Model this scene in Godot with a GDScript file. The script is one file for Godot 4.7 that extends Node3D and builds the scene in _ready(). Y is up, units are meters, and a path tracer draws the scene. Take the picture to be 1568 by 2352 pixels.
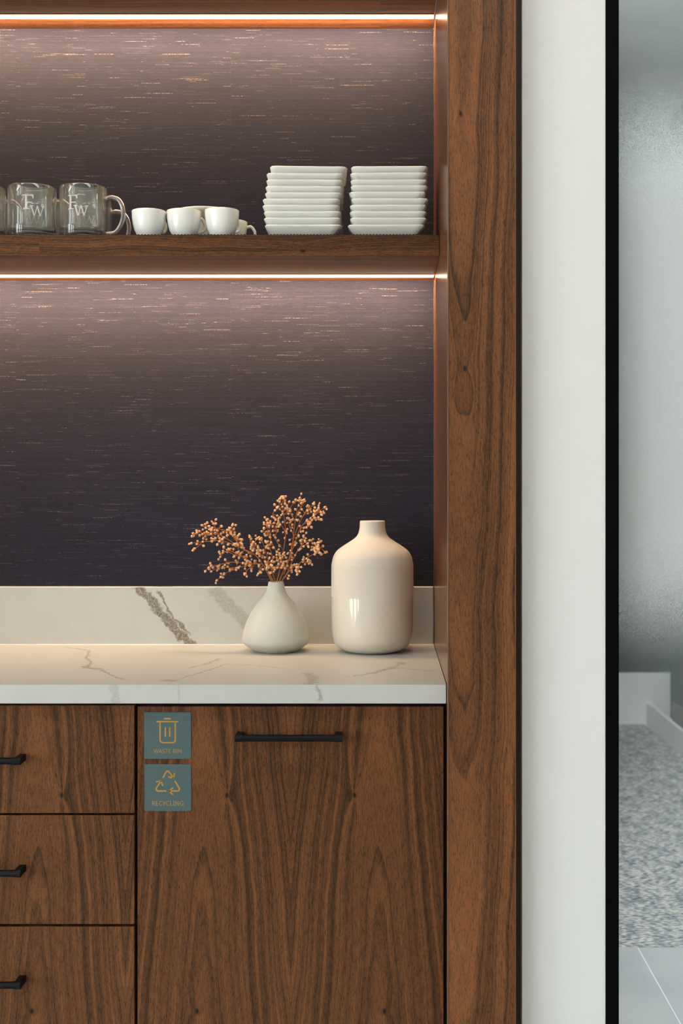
extends Node3D
# Walnut coffee niche with lit shelves, stone worktop and a frosted glass partition beside it.
# Metres, y up. The camera stands at x = 0, z = 0 and looks along -z.

const F := 2820.0          # focal length in pixels of the 1568 x 2352 frame
const EYE := 1.30
const WALL_Z := 3.03       # niche back wall
const SHELF_TOP := 1.8575
const SHELF_LOW := 1.8115
const COUNTER_TOP := 0.9153
const PANEL_X := 0.1326

var M := {}
var rng := RandomNumberGenerator.new()
var names := {}

# ---------------------------------------------------------------- helpers: nodes
func numbered(called: String) -> String:
	var n: int = names.get(called, 0)
	names[called] = n + 1
	return called if n == 0 else "%s_%03d" % [called, n]

func tag(o: Node, label: String, category := "", group := "", kind := "") -> Node:
	if label: o.set_meta("label", label)
	if category: o.set_meta("category", category)
	if group: o.set_meta("group", group)
	if kind: o.set_meta("kind", kind)
	return o

func thing(called: String, label: String, category: String, at := Vector3.ZERO, group := "") -> Node3D:
	var o := Node3D.new()
	o.name = numbered(called)
	add_child(o)
	o.position = at
	tag(o, label, category, group)
	return o

func obj(called: String, st: SurfaceTool, m: Material, parent: Node = self, at := Vector3.ZERO) -> MeshInstance3D:
	var o := MeshInstance3D.new()
	o.name = numbered(called) if parent == self else called
	var mesh := st.commit()
	mesh.surface_set_material(0, m)
	o.mesh = mesh
	parent.add_child(o, true)
	o.position = at
	return o

func inst(called: String, mesh: Mesh, parent: Node, at := Vector3.ZERO) -> MeshInstance3D:
	var o := MeshInstance3D.new()
	o.name = called
	o.mesh = mesh
	parent.add_child(o, true)
	o.position = at
	return o

func struct(called: String, st: SurfaceTool, m: Material, label: String, category: String, parent: Node = self) -> MeshInstance3D:
	var o := obj(called, st, m, parent)
	if parent == self: tag(o, label, category, "", "structure")
	return o

func copy(o: Node3D, label: String) -> Node3D:
	var c: Node3D = o.duplicate()
	var base := String(o.name)
	c.name = numbered(base)
	add_child(c)
	c.set_meta("label", label)
	return c

# where a point of the picture lies at a given distance in front of the camera
func at(px: float, py: float, z: float) -> Vector3:
	return Vector3((px - 872.0) * z / F, EYE - (py - 1121.0) * z / F, -z)

# ---------------------------------------------------------------- helpers: shapes
func start() -> SurfaceTool:
	var st := SurfaceTool.new()
	st.begin(Mesh.PRIMITIVE_TRIANGLES)
	return st

func buv(p: Vector3, n: Vector3, mode: int) -> Vector2:
	var a := n.abs()
	if mode == 0:
		if a.x > a.y + 0.01 and a.x > a.z + 0.01: return Vector2(p.z, -p.y)
		if a.y > a.z + 0.01: return Vector2(p.x, p.z)
		return Vector2(p.x, -p.y)
	if a.x > a.y + 0.01 and a.x > a.z + 0.01: return Vector2(p.y, p.z)
	if a.y > a.z + 0.01: return Vector2(p.z, p.x)
	return Vector2(p.y, p.x)

func face(st: SurfaceTool, pts: Array, n: Vector3, mode: int) -> void:
	var c: Vector3 = (pts[2] - pts[0]).cross(pts[1] - pts[0])
	if c.dot(n) < 0.0: pts.reverse()
	for i in range(1, pts.size() - 1):
		for k in [0, i, i + 1]:
			st.set_normal(n)
			st.set_uv(buv(pts[k], n, mode))
			st.add_vertex(pts[k])

func box(st: SurfaceTool, lo: Vector3, hi: Vector3, ch := 0.0, mode := 0) -> void:
	var s := [lo, hi]
	for ax in 3:
		var b := (ax + 1) % 3
		var c := (ax + 2) % 3
		for side in 2:
			var n := Vector3.ZERO
			n[ax] = 1.0 if side else -1.0
			var pts := []
			for k in [[0, 0], [1, 0], [1, 1], [0, 1]]:
				var p := Vector3.ZERO
				p[ax] = s[side][ax]
				p[b] = s[k[0]][b] + (ch if k[0] == 0 else -ch)
				p[c] = s[k[1]][c] + (ch if k[1] == 0 else -ch)
				pts.append(p)
			face(st, pts, n, mode)
	if ch <= 0.0: return
	for ax in 3:
		var b := (ax + 1) % 3
		var c := (ax + 2) % 3
		for i in 2:
			for j in 2:
				var n := Vector3.ZERO
				n[b] = 1.0 if i else -1.0
				n[c] = 1.0 if j else -1.0
				var pts := []
				for k in [[0, 0], [1, 0], [1, 1], [0, 1]]:
					var p := Vector3.ZERO
					p[ax] = s[k[0]][ax] + (ch if k[0] == 0 else -ch)
					p[b] = s[i][b] - (n[b] * ch if k[1] else 0.0)
					p[c] = s[j][c] - (0.0 if k[1] else n[c] * ch)
					pts.append(p)
				face(st, pts, n.normalized(), mode)
	for i in 2:
		for j in 2:
			for k in 2:
				var n := Vector3(1.0 if i else -1.0, 1.0 if j else -1.0, 1.0 if k else -1.0)
				var o := Vector3(s[i].x, s[j].y, s[k].z)
				face(st, [o - Vector3(0, n.y, n.z) * ch, o - Vector3(n.x, 0, n.z) * ch, o - Vector3(n.x, n.y, 0) * ch], n.normalized(), mode)

# a surface through rings of points; normals point away from the inside on the left of the profile
func prism(st: SurfaceTool, base: PackedVector2Array, y0: float, y1: float) -> void:
	var lo := []
	var hi := []
	var mid := Vector2.ZERO
	for p in base:
		lo.append(Vector3(p.x, y0, p.y))
		hi.append(Vector3(p.x, y1, p.y))
		mid += p / base.size()
	for i in base.size():
		var j := (i + 1) % base.size()
		var e := (base[j] - base[i]).orthogonal().normalized()
		if e.dot((base[i] + base[j]) / 2.0 - mid) < 0.0: e = -e
		face(st, [lo[i], lo[j], hi[j], hi[i]], Vector3(e.x, 0, e.y), 0)
	face(st, lo, Vector3.DOWN, 0)
	face(st, hi, Vector3.UP, 0)

func side_x(z: float) -> float:
	return lerpf(PANEL_X + 0.0006, PANEL_X - 0.0018, inverse_lerp(-3.03, -2.36, z))

func loft(st: SurfaceTool, rings: Array, closed := true, group := 0) -> void:
	st.set_smooth_group(group)
	for i in rings.size() - 1:
		var a: PackedVector3Array = rings[i]
		var b: PackedVector3Array = rings[i + 1]
		var n := a.size()
		for k in (n if closed else n - 1):
			var l := (k + 1) % n
			var us := [Vector2(float(k) / n, float(i)), Vector2(float(k + 1) / n, float(i)), Vector2(float(k + 1) / n, float(i + 1)), Vector2(float(k) / n, float(i + 1))]
			var ps := [a[k], a[l], b[l], b[k]]
			for t in [[0, 1, 2], [0, 2, 3]]:
				if ps[t[0]].is_equal_approx(ps[t[1]]) or ps[t[1]].is_equal_approx(ps[t[2]]) or ps[t[0]].is_equal_approx(ps[t[2]]): continue
				for v in t:
					st.set_uv(us[v])
					st.add_vertex(ps[v])

# profile of (radius, height) from the bottom outside upwards; breaks start a new smooth group
func lathe(st: SurfaceTool, prof: Array, seg := 64, breaks := []) -> void:
	var g := 0
	for i in prof.size() - 1:
		if i in breaks: g += 1
		var rings := []
		for j in 2:
			var p: Vector2 = prof[i + j]
			var r := PackedVector3Array()
			for k in seg:
				var t := TAU * k / seg
				r.append(Vector3(p.x * cos(t), p.y, p.x * sin(t)))
			rings.append(r)
		loft(st, rings, true, g)

func spline(pts: Array, per := 6) -> Array:
	var out := []
	for i in pts.size() - 1:
		var p0 = pts[maxi(i - 1, 0)]
		var p1 = pts[i]
		var p2 = pts[i + 1]
		var p3 = pts[mini(i + 2, pts.size() - 1)]
		for k in per:
			out.append(p1.cubic_interpolate(p2, p0, p3, float(k) / per))
	out.append(pts[-1])
	return out

func tube(st: SurfaceTool, path: Array, r0: float, r1: float, seg := 8, caps := true) -> void:
	var rings := []
	var up := Vector3(0.13, 0.31, 0.94).normalized()
	var n := path.size()
	for i in n:
		var d: Vector3 = (path[mini(i + 1, n - 1)] - path[maxi(i - 1, 0)]).normalized()
		var side := d.cross(up).normalized()
		up = side.cross(d).normalized()
		var r := lerpf(r0, r1, float(i) / (n - 1))
		if caps and i == 0:
			var z := PackedVector3Array()
			for k in seg: z.append(path[0])
			rings.append(z)
		var ring := PackedVector3Array()
		for k in seg:
			var t := -TAU * k / seg
			ring.append(path[i] + (side * cos(t) + up * sin(t)) * r)
		rings.append(ring)
		if caps and i == n - 1:
			var z2 := PackedVector3Array()
			for k in seg: z2.append(path[i])
			rings.append(z2)
	loft(st, rings, true, 0)

# flat print with a little thickness: strokes with round ends, facing +z
func stroke(st: SurfaceTool, pts: PackedVector2Array, width: float, depth: float) -> void:
	for poly in Geometry2D.offset_polyline(pts, width / 2.0, Geometry2D.JOIN_ROUND, Geometry2D.END_ROUND):
		var idx := Geometry2D.triangulate_polygon(poly)
		for i in range(0, idx.size(), 3):
			var f := []
			for k in 3: f.append(Vector3(poly[idx[i + k]].x, poly[idx[i + k]].y, depth))
			face(st, f, Vector3(0, 0, 1), 0)
		for i in poly.size():
			var a := poly[i]
			var b := poly[(i + 1) % poly.size()]
			var e := (b - a).normalized()
			var nn := Vector3(e.y, -e.x, 0)
			if Geometry2D.is_point_in_polygon((a + b) / 2.0 + Vector2(nn.x, nn.y) * 0.00005, poly): nn = -nn
			face(st, [Vector3(a.x, a.y, 0), Vector3(b.x, b.y, 0), Vector3(b.x, b.y, depth), Vector3(a.x, a.y, depth)], nn, 0)

func text_mesh(s: String, font_name: String, weight: int, width: float, depth: float) -> ArrayMesh:
	var f := SystemFont.new()
	f.font_names = PackedStringArray([font_name])
	f.font_weight = weight
	var t := TextMesh.new()
	t.text = s
	t.font = f
	t.font_size = 64
	t.pixel_size = 0.001
	t.depth = depth
	t.curve_step = 1.0
	var arr := t.get_mesh_arrays()
	var v: PackedVector3Array = arr[Mesh.ARRAY_VERTEX]
	var lo := Vector3.INF
	var hi := -Vector3.INF
	for p in v:
		lo = lo.min(p)
		hi = hi.max(p)
	var k := width / (hi.x - lo.x)
	for i in v.size():
		v[i] = Vector3((v[i].x - (lo.x + hi.x) / 2.0) * k, (v[i].y - (lo.y + hi.y) / 2.0) * k, v[i].z)
	arr[Mesh.ARRAY_VERTEX] = v
	var m := ArrayMesh.new()
	m.add_surface_from_arrays(Mesh.PRIMITIVE_TRIANGLES, arr)
	return m

# ---------------------------------------------------------------- helpers: materials and textures
func mat(called: String, c: Color, rough := 0.6, metal := 0.0) -> StandardMaterial3D:
	var m := StandardMaterial3D.new()
	m.resource_name = called
	m.albedo_color = c
	m.roughness = rough
	m.metallic = metal
	M[called] = m
	return m

func textured(called: String, t: Texture2D, rough: float, scale := Vector2.ONE, offset := Vector2.ZERO) -> StandardMaterial3D:
	var m := mat(called, Color.WHITE, rough)
	m.albedo_texture = t
	m.uv1_scale = Vector3(scale.x, scale.y, 1)
	m.uv1_offset = Vector3(offset.x, offset.y, 0)
	return m

func noise(sd: int, freq: float, oct := 1, kind := FastNoiseLite.TYPE_SIMPLEX_SMOOTH) -> FastNoiseLite:
	var n := FastNoiseLite.new()
	n.seed = sd
	n.frequency = freq
	n.noise_type = kind
	n.fractal_type = FastNoiseLite.FRACTAL_FBM if oct > 1 else FastNoiseLite.FRACTAL_NONE
	n.fractal_octaves = oct
	return n

func to_texture(w: int, h: int, data: PackedByteArray, alpha := false) -> ImageTexture:
	return ImageTexture.create_from_image(Image.create_from_data(w, h, false, Image.FORMAT_RGBA8 if alpha else Image.FORMAT_RGB8, data))

# flat-sawn walnut, grain along v: growth rings round a pith line at cx that the cut leaves at depth d0 + rise * height.
# mirrored: the right half is the left half turned over (book-matched veneer).
func walnut(w: int, h: int, wm: float, hm: float, sd: int, cx: float, d0: float, rise: float, freq: float, mirrored: bool, light: Color, dark: Color, knots := []) -> ImageTexture:
	var n1 := noise(sd, 1.0, 3)
	var n2 := noise(sd + 1, 1.0, 2)
	var n3 := noise(sd + 2, 1.0)
	var n4 := noise(sd + 3, 1.0)
	var half := w / 2 if mirrored else w
	var hwm := wm / 2.0 if mirrored else wm
	var data := PackedByteArray()
	data.resize(w * h * 3)
	for y in h:
		var ym := hm * (h - y) / h
		var x0 := cx + 0.010 * n1.get_noise_2d(ym * 2.0, 7.7)
		var d := maxf(d0 + rise * ym + 0.0035 * n1.get_noise_2d(ym * 3.1, 31.0), 0.004)
		var spread := exp(0.48 * (ym - 0.42)) if mirrored else 1.0
		for x in half:
			var xm := hwm * x / half
			var wp := n1.get_noise_2d(xm * 11.0, ym * 1.7)
			var dx := xm - x0
			for kn in knots:
				var kx: float = xm - kn.x
				var ky: float = (ym - kn.y) * 0.35
				dx += kn.z * kx / (kx * kx + ky * ky + 0.00003) * 0.0004
			dx *= spread
			var r := sqrt(dx * dx + d * d) + wp * 0.0045
			var ring := r * freq
			var s := ring + 0.35 * n2.get_noise_1d(ring * 0.9)
			var fr := s - floorf(s)
			var amp := clampf(0.55 + 0.9 * n2.get_noise_1d(floorf(s) * 3.7 + 50.0), 0.12, 1.0)
			var late := fr * fr * fr
			late = late if fr < 0.94 else late * (1.0 - fr) / 0.06
			var fine := n3.get_noise_2d(xm * 620.0 + wp * 2.0, ym * 22.0)
			var pore := n4.get_noise_2d(xm * 900.0 + ring * 0.6, ym * 75.0)
			var band := n2.get_noise_2d(r * 38.0, ym * 0.7)
			var s3 := ring * 2.7 + 0.8 * n2.get_noise_1d(ring * 2.1 + 300.0)
			var f3 := s3 - floorf(s3)
			var late3 := f3 * f3 * clampf((1.0 - f3) * 8.0, 0.0, 1.0) * clampf(0.4 + 1.3 * n2.get_noise_1d(floorf(s3) * 5.3 + 800.0), 0.0, 1.0)
			var t := 0.22 + late * amp * 0.60 + late3 * 0.62 * smoothstep(0.008, 0.045, absf(dx)) + band * 0.34 + fine * 0.20
			if pore > 0.38: t += (pore - 0.38) * 1.1
			for kn in knots:
				var ex: float = (xm - kn.x) / 0.0026
				var ey: float = (ym - kn.y) / 0.0045
				t += 1.1 * exp(-ex * ex - ey * ey)
			t = clampf(t, 0.0, 1.15)
			var cr := int(clampf(lerpf(light.r, dark.r, t), 0.0, 1.0) * 255.0)
			var cg := int(clampf(lerpf(light.g, dark.g, t), 0.0, 1.0) * 255.0)
			var cb := int(clampf(lerpf(light.b, dark.b, t), 0.0, 1.0) * 255.0)
			var o := (y * w + x) * 3
			data[o] = cr
			data[o + 1] = cg
			data[o + 2] = cb
			if mirrored:
				o = (y * w + w - 1 - x) * 3
				data[o] = cr
				data[o + 1] = cg
				data[o + 2] = cb
	return to_texture(w, h, data)

# silk-like wallpaper: fine horizontal threads with paler slubs
func wallpaper(w: int, h: int) -> ImageTexture:
	var na := noise(41, 1.0)
	var nb := noise(42, 1.0)
	var nc := noise(43, 1.0, 3)
	var r := RandomNumberGenerator.new()
	r.seed = 77
	var slub := PackedFloat32Array()
	slub.resize(w * h)
	for i in 2400:
		var y := r.randi_range(0, h - 1)
		var x := r.randi_range(-60, w)
		var l := int(6 + 70 * pow(r.randf(), 2.2))
		var a := 0.15 + 0.85 * pow(r.randf(), 2.6)
		for k in l:
			var xx := x + k
			if xx >= 0 and xx < w:
				var e := minf(1.0, minf(k, l - k) / 5.0) * (0.55 + 0.6 * na.get_noise_2d(xx * 0.22, y * 9.0))
				slub[y * w + xx] += a * maxf(e, 0.0)
	var data := PackedByteArray()
	data.resize(w * h * 3)
	for y in h:
		var row := 0.5 + 0.5 * na.get_noise_1d(y * 0.47 + 900.0)
		var row2 := nb.get_noise_1d(y * 0.9)
		for x in w:
			var t := 0.55 * row + 0.35 * (0.5 + 0.5 * na.get_noise_2d(x * 0.035, y * 0.5)) + 0.22 * nb.get_noise_2d(x * 0.33, y * 0.9) + 0.10 * row2 + 0.12 * nc.get_noise_2d(x * 0.006, y * 0.01)
			var s := minf(slub[y * w + x], 1.0)
			var o := (y * w + x) * 3
			data[o] = int(clampf(lerpf(0.093 + 0.074 * t, 0.53, s), 0.0, 1.0) * 255.0)
			data[o + 1] = int(clampf(lerpf(0.094 + 0.062 * t, 0.485, s), 0.0, 1.0) * 255.0)
			data[o + 2] = int(clampf(lerpf(0.136 + 0.082 * t, 0.46, s), 0.0, 1.0) * 255.0)
	return to_texture(w, h, data)

# veined pale stone: veins are polylines in metres with a width, a strength and a colour; x0, y0 is the top left corner of the texture
func stone(w: int, h: int, wm: float, hm: float, x0: float, y0: float, veins: Array, sd: int) -> ImageTexture:
	var n := noise(sd, 1.0, 3)
	var n2 := noise(sd + 5, 1.0, 4)
	var buf := PackedFloat32Array()
	buf.resize(w * h)
	for v in veins:
		var pts: Array = v[0]
		var wid: float = v[1]
		var strength: float = v[2]
		var rough: float = v[3]
		for y in h:
			var ym := y0 + hm * y / h
			var xa := 1e9
			var xb := -1e9
			for p in pts:
				xa = minf(xa, p.x)
				xb = maxf(xb, p.x)
			var i0 := maxi(0, int((xa - wid * 3.0 - x0) / wm * w))
			var i1 := mini(w - 1, int((xb + wid * 3.0 - x0) / wm * w))
			for x in range(i0, i1 + 1):
				var p := Vector2(x0 + wm * x / w, ym)
				var q := p + Vector2(n.get_noise_2d(p.x * 38.0, p.y * 38.0), n.get_noise_2d(p.x * 38.0 + 90.0, p.y * 38.0)) * rough
				var best := 1e9
				var along := 0.0
				for k in pts.size() - 1:
					var c := Geometry2D.get_closest_point_to_segment(q, pts[k], pts[k + 1])
					var dd := c.distance_to(q)
					if dd < best:
						best = dd
						along = (k + c.distance_to(pts[k]) / maxf(pts[k].distance_to(pts[k + 1]), 1e-5)) / (pts.size() - 1)
				var ww := wid * (0.6 + 0.7 * absf(n2.get_noise_1d(along * 9.0 + wid * 900.0)) + 0.3)
				if best < ww:
					var e := 1.0 - best / ww
					var grain := 0.62 + 0.75 * n2.get_noise_2d(q.x * 260.0 + q.y * 90.0, q.y * 160.0)
					buf[y * w + x] = maxf(buf[y * w + x], clampf(minf(e * 2.5, 1.0) * strength * grain * minf(1.0, 14.0 * minf(along, 1.0 - along) + 0.15), 0.0, 1.0))
	var data := PackedByteArray()
	data.resize(w * h * 3)
	for y in h:
		for x in w:
			var c := n.get_noise_2d(x * 0.011 * wm * 800.0 / w, y * 0.011 * wm * 800.0 / w) * 0.012
			var s := buf[y * w + x]
			var o := (y * w + x) * 3
			data[o] = int(clampf(lerpf(0.735 + c, 0.36, s), 0.0, 1.0) * 255.0)
			data[o + 1] = int(clampf(lerpf(0.730 + c, 0.31, s), 0.0, 1.0) * 255.0)
			data[o + 2] = int(clampf(lerpf(0.705 + c, 0.25, s), 0.0, 1.0) * 255.0)
	return to_texture(w, h, data)

func carpet_texture(w: int) -> ImageTexture:
	var n := noise(5, 1.0, 3)
	var n2 := noise(6, 1.0, 2)
	var n3 := noise(8, 1.0)
	var data := PackedByteArray()
	data.resize(w * w * 3)
	for y in w:
		for x in w:
			var big := n.get_noise_2d(x * 0.018, y * 0.016)
			var thread := n2.get_noise_2d(x * 0.05, y * 0.17)
			var diag := absf(n3.get_noise_2d((x + y * 1.5) * 0.006, (x - y * 1.5) * 0.05))
			var t := 0.42 + big * 0.55 + thread * 1.25
			if diag < 0.06: t -= (0.06 - diag) * 9.0
			t = clampf(t, 0.0, 1.0)
			var o := (y * w + x) * 3
			data[o] = int(lerpf(0.80, 0.29, t) * 255.0)
			data[o + 1] = int(lerpf(0.775, 0.335, t) * 255.0)
			data[o + 2] = int(lerpf(0.745, 0.365, t) * 255.0)
	return to_texture(w, w, data)

# the dot film on the glass: clear at the top and bottom, dense in the middle
func film_texture(w: int, h: int, top: float, bottom: float) -> ImageTexture:
	var r := RandomNumberGenerator.new()
	r.seed = 9
	var data := PackedByteArray()
	data.resize(w * h * 4)
	for y in h:
		var hgt := lerpf(top, bottom, float(y) / h)
		var up := 1.0 - smoothstep(1.78, 2.16, hgt)
		var down := smoothstep(0.94, 1.24, hgt)
		var dens := 0.02 + 0.91 * up * down
		for x in w:
			var v := r.randf()
			var a := clampf(dens + (v - 0.5) * 1.6 * dens * (1.0 - dens), 0.0, 1.0)
			var o := (y * w + x) * 4
			data[o] = 219
			data[o + 1] = 221
			data[o + 2] = 220
			data[o + 3] = int(a * 255.0)
	return to_texture(w, h, data, true)

# ---------------------------------------------------------------- the scene
func _ready() -> void:
	rng.seed = 20240
	setup_view()
	make_materials()
	build_setting()
	build_niche()
	build_cabinets()
	build_corridor()
	build_signs()
	build_plates()
	build_cups()
	build_mugs()
	build_vases()
	build_sprigs()

func setup_view() -> void:
	var cam := Camera3D.new()
	cam.name = "camera"
	cam.projection = Camera3D.PROJECTION_FRUSTUM
	cam.near = 0.05
	cam.far = 100.0
	cam.size = cam.near * 2352.0 / F
	cam.frustum_offset = Vector2((784.0 - 872.0) / F, -(1176.0 - 1121.0) / F) * cam.near
	cam.position = Vector3(0, EYE, 0)
	var lens := CameraAttributesPhysical.new()
	lens.frustum_focal_length = 43.2
	lens.frustum_focus_distance = 2.66
	lens.exposure_aperture = 4.5
	cam.attributes = lens
	cam.near = 0.05
	cam.far = 100.0
	add_child(cam)
	cam.current = true
	var env := Environment.new()
	env.background_mode = Environment.BG_SKY
	var sky := Sky.new()
	var sm := ProceduralSkyMaterial.new()
	sm.sky_top_color = Color(0.82, 0.88, 0.94)
	sm.sky_horizon_color = Color(0.96, 0.97, 0.97)
	sm.ground_bottom_color = Color(0.80, 0.80, 0.78)
	sm.ground_horizon_color = Color(0.84, 0.85, 0.85)
	sm.sun_angle_max = 0.0
	sm.sky_energy_multiplier = 3.4
	sm.ground_energy_multiplier = 3.3
	sky.sky_material = sm
	env.sky = sky
	env.tonemap_mode = Environment.TONE_MAPPER_LINEAR
	env.tonemap_exposure = 1.0
	env.sdfgi_enabled = true
	env.ssao_enabled = true
	env.ssil_enabled = true
	var we := WorldEnvironment.new()
	we.name = "world_environment"
	we.environment = env
	add_child(we)

const LED := Color(1.0, 0.85, 0.66)
const LED_ENERGY := 2.6
const PANEL_ENERGY := 0.92
const CORRIDOR_ENERGY := 3.7

func area_light(called: String, parent: Node3D, pos: Vector3, size: Vector2, c: Color, e: float, tilt := 0.0) -> void:
	var l := AreaLight3D.new()
	l.name = called
	l.area_size = size
	l.area_normalize_energy = true
	l.light_color = c
	l.light_energy = e
	l.area_range = 12.0
	l.area_attenuation = 2.0
	l.shadow_enabled = true
	parent.add_child(l, true)
	l.position = pos
	l.rotation.x = -PI / 2.0 + tilt

func make_materials() -> void:
	var light := Color(0.475, 0.298, 0.172)
	var dark := Color(0.135, 0.090, 0.056)
	var door := walnut(768, 1024, 0.6036, 0.80, 11, 0.124, 0.034, 0.052, 112.0, true, light, dark, [Vector3(0.176, 0.625, 0.5), Vector3(0.118, 0.20, 0.4)])
	M.door_tex = door
	textured("door_wood", door, 0.42, Vector2(1 / 0.6036, 1 / 0.8), Vector2(0.477 / 0.6036, 0.871 / 0.8))
	textured("drawer_wood", door, 0.42, Vector2(1 / 0.6036, 1 / 0.8), Vector2((0.477 + 0.325) / 0.6036, 0.871 / 0.8))
	var pil := walnut(192, 2048, 0.16, 2.4, 23, 0.026, 0.105, -0.032, 130.0, false, Color(0.535, 0.335, 0.19), Color(0.16, 0.10, 0.06), [Vector3(0.022, 2.02, 0.3), Vector3(0.03, 1.53, 0.4)])
	textured("pilaster_wood", pil, 0.40, Vector2(1 / 0.16, 1 / 2.4), Vector2(-0.1326 / 0.16, 2.4 / 2.4))
	var straight := walnut(384, 640, 0.32, 1.1, 37, -0.16, 0.05, 0.02, 150.0, false, Color(0.56, 0.345, 0.215), Color(0.20, 0.122, 0.078))
	textured("straight_wood", straight, 0.42, Vector2(1 / 0.32, 1 / 1.1))
	textured("shelf_wood", walnut(160, 1024, 0.11, 1.5, 51, -0.02, 0.02, 0.012, 190.0, false, light, dark, [Vector3(0.022, 0.92, 0.5)]), 0.42, Vector2(1 / 0.11, 1 / 1.5), Vector2(-1.80 / 0.11, 0.5))
	for k in ["straight_wood", "door_wood", "drawer_wood", "pilaster_wood", "shelf_wood"]: M[k].metallic_specular = 0.28
	textured("gloss_wood", straight, 0.20, Vector2(1 / 0.32, 1 / 1.1))
	M.pilaster_wood.metallic_specular = 0.36
	mat("edge_band", Color(0.42, 0.30, 0.21), 0.35)
	mat("dark_wood", Color(0.32, 0.22, 0.15), 0.5)
	mat("carcass", Color(0.09, 0.08, 0.075), 0.7)
	var wp := wallpaper(512, 1536)
	for k in 3:
		var m := textured("wallpaper_%d" % k, wp, 0.75, Vector2(1 / 0.53, 1 / 1.6), Vector2([0.0, 0.37, 0.71][k], [0.0, 0.43, 0.17][k]))
		m.rim_enabled = true
		m.rim = 1.0
		m.metallic_specular = 0.08
	# veins of the worktop and of the upstand, in metres: x, and distance from the wall or from its top edge
	var P := func(px: float, py: float) -> Vector2:
		var z := 0.3847 * F / (py - 1121.0)
		return Vector2((px - 872.0) * z / F, 3.02 - z)
	var cv := []
	cv.append([[P.call(135, 1484), P.call(205, 1494), P.call(198, 1512), P.call(210, 1522), P.call(195, 1534), P.call(235, 1540), P.call(260, 1553), P.call(290, 1563)], 0.004, 0.62, 0.006])
	cv.append([[P.call(192, 1530), P.call(200, 1533), P.call(238, 1537)], 0.008, 0.55, 0.008])
	cv.append([[P.call(430, 1534), P.call(470, 1526), P.call(505, 1512)], 0.006, 0.45, 0.010])
	cv.append([[P.call(400, 1562), P.call(450, 1548), P.call(520, 1525), P.call(570, 1527), P.call(660, 1536)], 0.003, 0.50, 0.006])
	cv.append([[P.call(372, 1562), P.call(405, 1564)], 0.010, 0.55, 0.006])
	cv.append([[P.call(705, 1545), P.call(718, 1556), P.call(712, 1572)], 0.012, 0.40, 0.012])
	cv.append([[P.call(800, 1555), P.call(860, 1545), P.call(905, 1533), P.call(925, 1520)], 0.008, 0.5, 0.012])
	cv.append([[P.call(860, 1540), P.call(920, 1534), P.call(1000, 1542)], 0.004, 0.4, 0.008])
	textured("counter_stone", stone(1024, 512, 1.25, 0.625, -1.05, 0.0, cv, 3), 0.42, Vector2(1 / 1.25, 1 / 0.625), Vector2(1.05 / 1.25, 3.02 / 0.625))
	var Q := func(px: float, py: float) -> Vector2: return Vector2((px - 872.0) * 3.01 / F, (py - 1348.0) * 3.01 / F)
	var sv := []
	sv.append([[Q.call(308, 1340), Q.call(342, 1368), Q.call(372, 1408), Q.call(408, 1448), Q.call(450, 1486)], 0.012, 0.95, 0.007])
	sv.append([[Q.call(360, 1350), Q.call(385, 1396), Q.call(405, 1424), Q.call(438, 1452)], 0.004, 0.9, 0.007])
	sv.append([[Q.call(484, 1340), Q.call(520, 1382), Q.call(580, 1440), Q.call(620, 1490)], 0.019, 0.30, 0.004])
	textured("upstand_stone", stone(1280, 160, 1.25, 0.156, -1.05, -0.004, sv, 9), 0.42, Vector2(1 / 1.25, 1 / 0.156), Vector2(1.05 / 1.25, (EYE - (1348.0 - 1121.0) * 3.01 / F) / 0.156))
	var ev := []
	ev.append([[Vector2(-0.520, -0.005), Vector2(-0.517, 0.045)], 0.008, 0.20, 0.008])
	ev.append([[Vector2(-0.395, -0.005), Vector2(-0.393, 0.045)], 0.002, 0.20, 0.003])
	ev.append([[Vector2(-0.130, -0.003), Vector2(-0.119, 0.012), Vector2(-0.121, 0.035)], 0.004, 0.45, 0.008])
	textured("edge_stone", stone(1280, 48, 1.25, 0.040, -1.05, 0.0, ev, 15), 0.42, Vector2(1 / 1.25, 1 / 0.040), Vector2(1.05 / 1.25, COUNTER_TOP / 0.040))
	mat("white_paint", Color(0.895, 0.895, 0.882), 0.85)
	mat("ceiling_paint", Color(0.93, 0.93, 0.92), 0.9)
	mat("blue_paint", Color(0.085, 0.125, 0.155), 0.85)
	mat("brown_trim", Color(0.36, 0.27, 0.22), 0.6)
	mat("black_metal", Color(0.035, 0.038, 0.040), 0.5)
	M.black_metal.metallic_specular = 0.3
	mat("frame_black", Color(0.02, 0.024, 0.026), 0.6)
	M.frame_black.metallic_specular = 0.15
	mat("rubber", Color(0.035, 0.033, 0.033), 0.6)
	mat("aluminium", Color(0.75, 0.72, 0.68), 0.4, 0.8)
	var d := mat("diffuser", Color(0.95, 0.93, 0.9), 0.5)
	d.emission_enabled = true
	d.emission = Color(1.0, 0.86, 0.70)
	d.emission_energy_multiplier = 6.0
	var lp := mat("light_panel", Color(0.95, 0.95, 0.95), 0.5)
	lp.emission_enabled = true
	lp.emission = Color(1.0, 0.98, 0.95)
	lp.emission_energy_multiplier = 2.0
	var pc := mat("porcelain", Color(0.925, 0.925, 0.90), 0.22)
	pc.clearcoat_enabled = true
	pc.clearcoat = 0.5
	pc.clearcoat_roughness = 0.08
	mat("plate_glaze", Color(0.93, 0.93, 0.90), 0.35)
	var g := mat("mug_glass", Color(0.97, 0.975, 0.96, 0.025), 0.02)
	g.refraction_enabled = true
	g.refraction_scale = 0.05
	var et := mat("etched", Color(0.92, 0.90, 0.88, 0.6), 0.9)
	et.transparency = BaseMaterial3D.TRANSPARENCY_ALPHA
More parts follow.
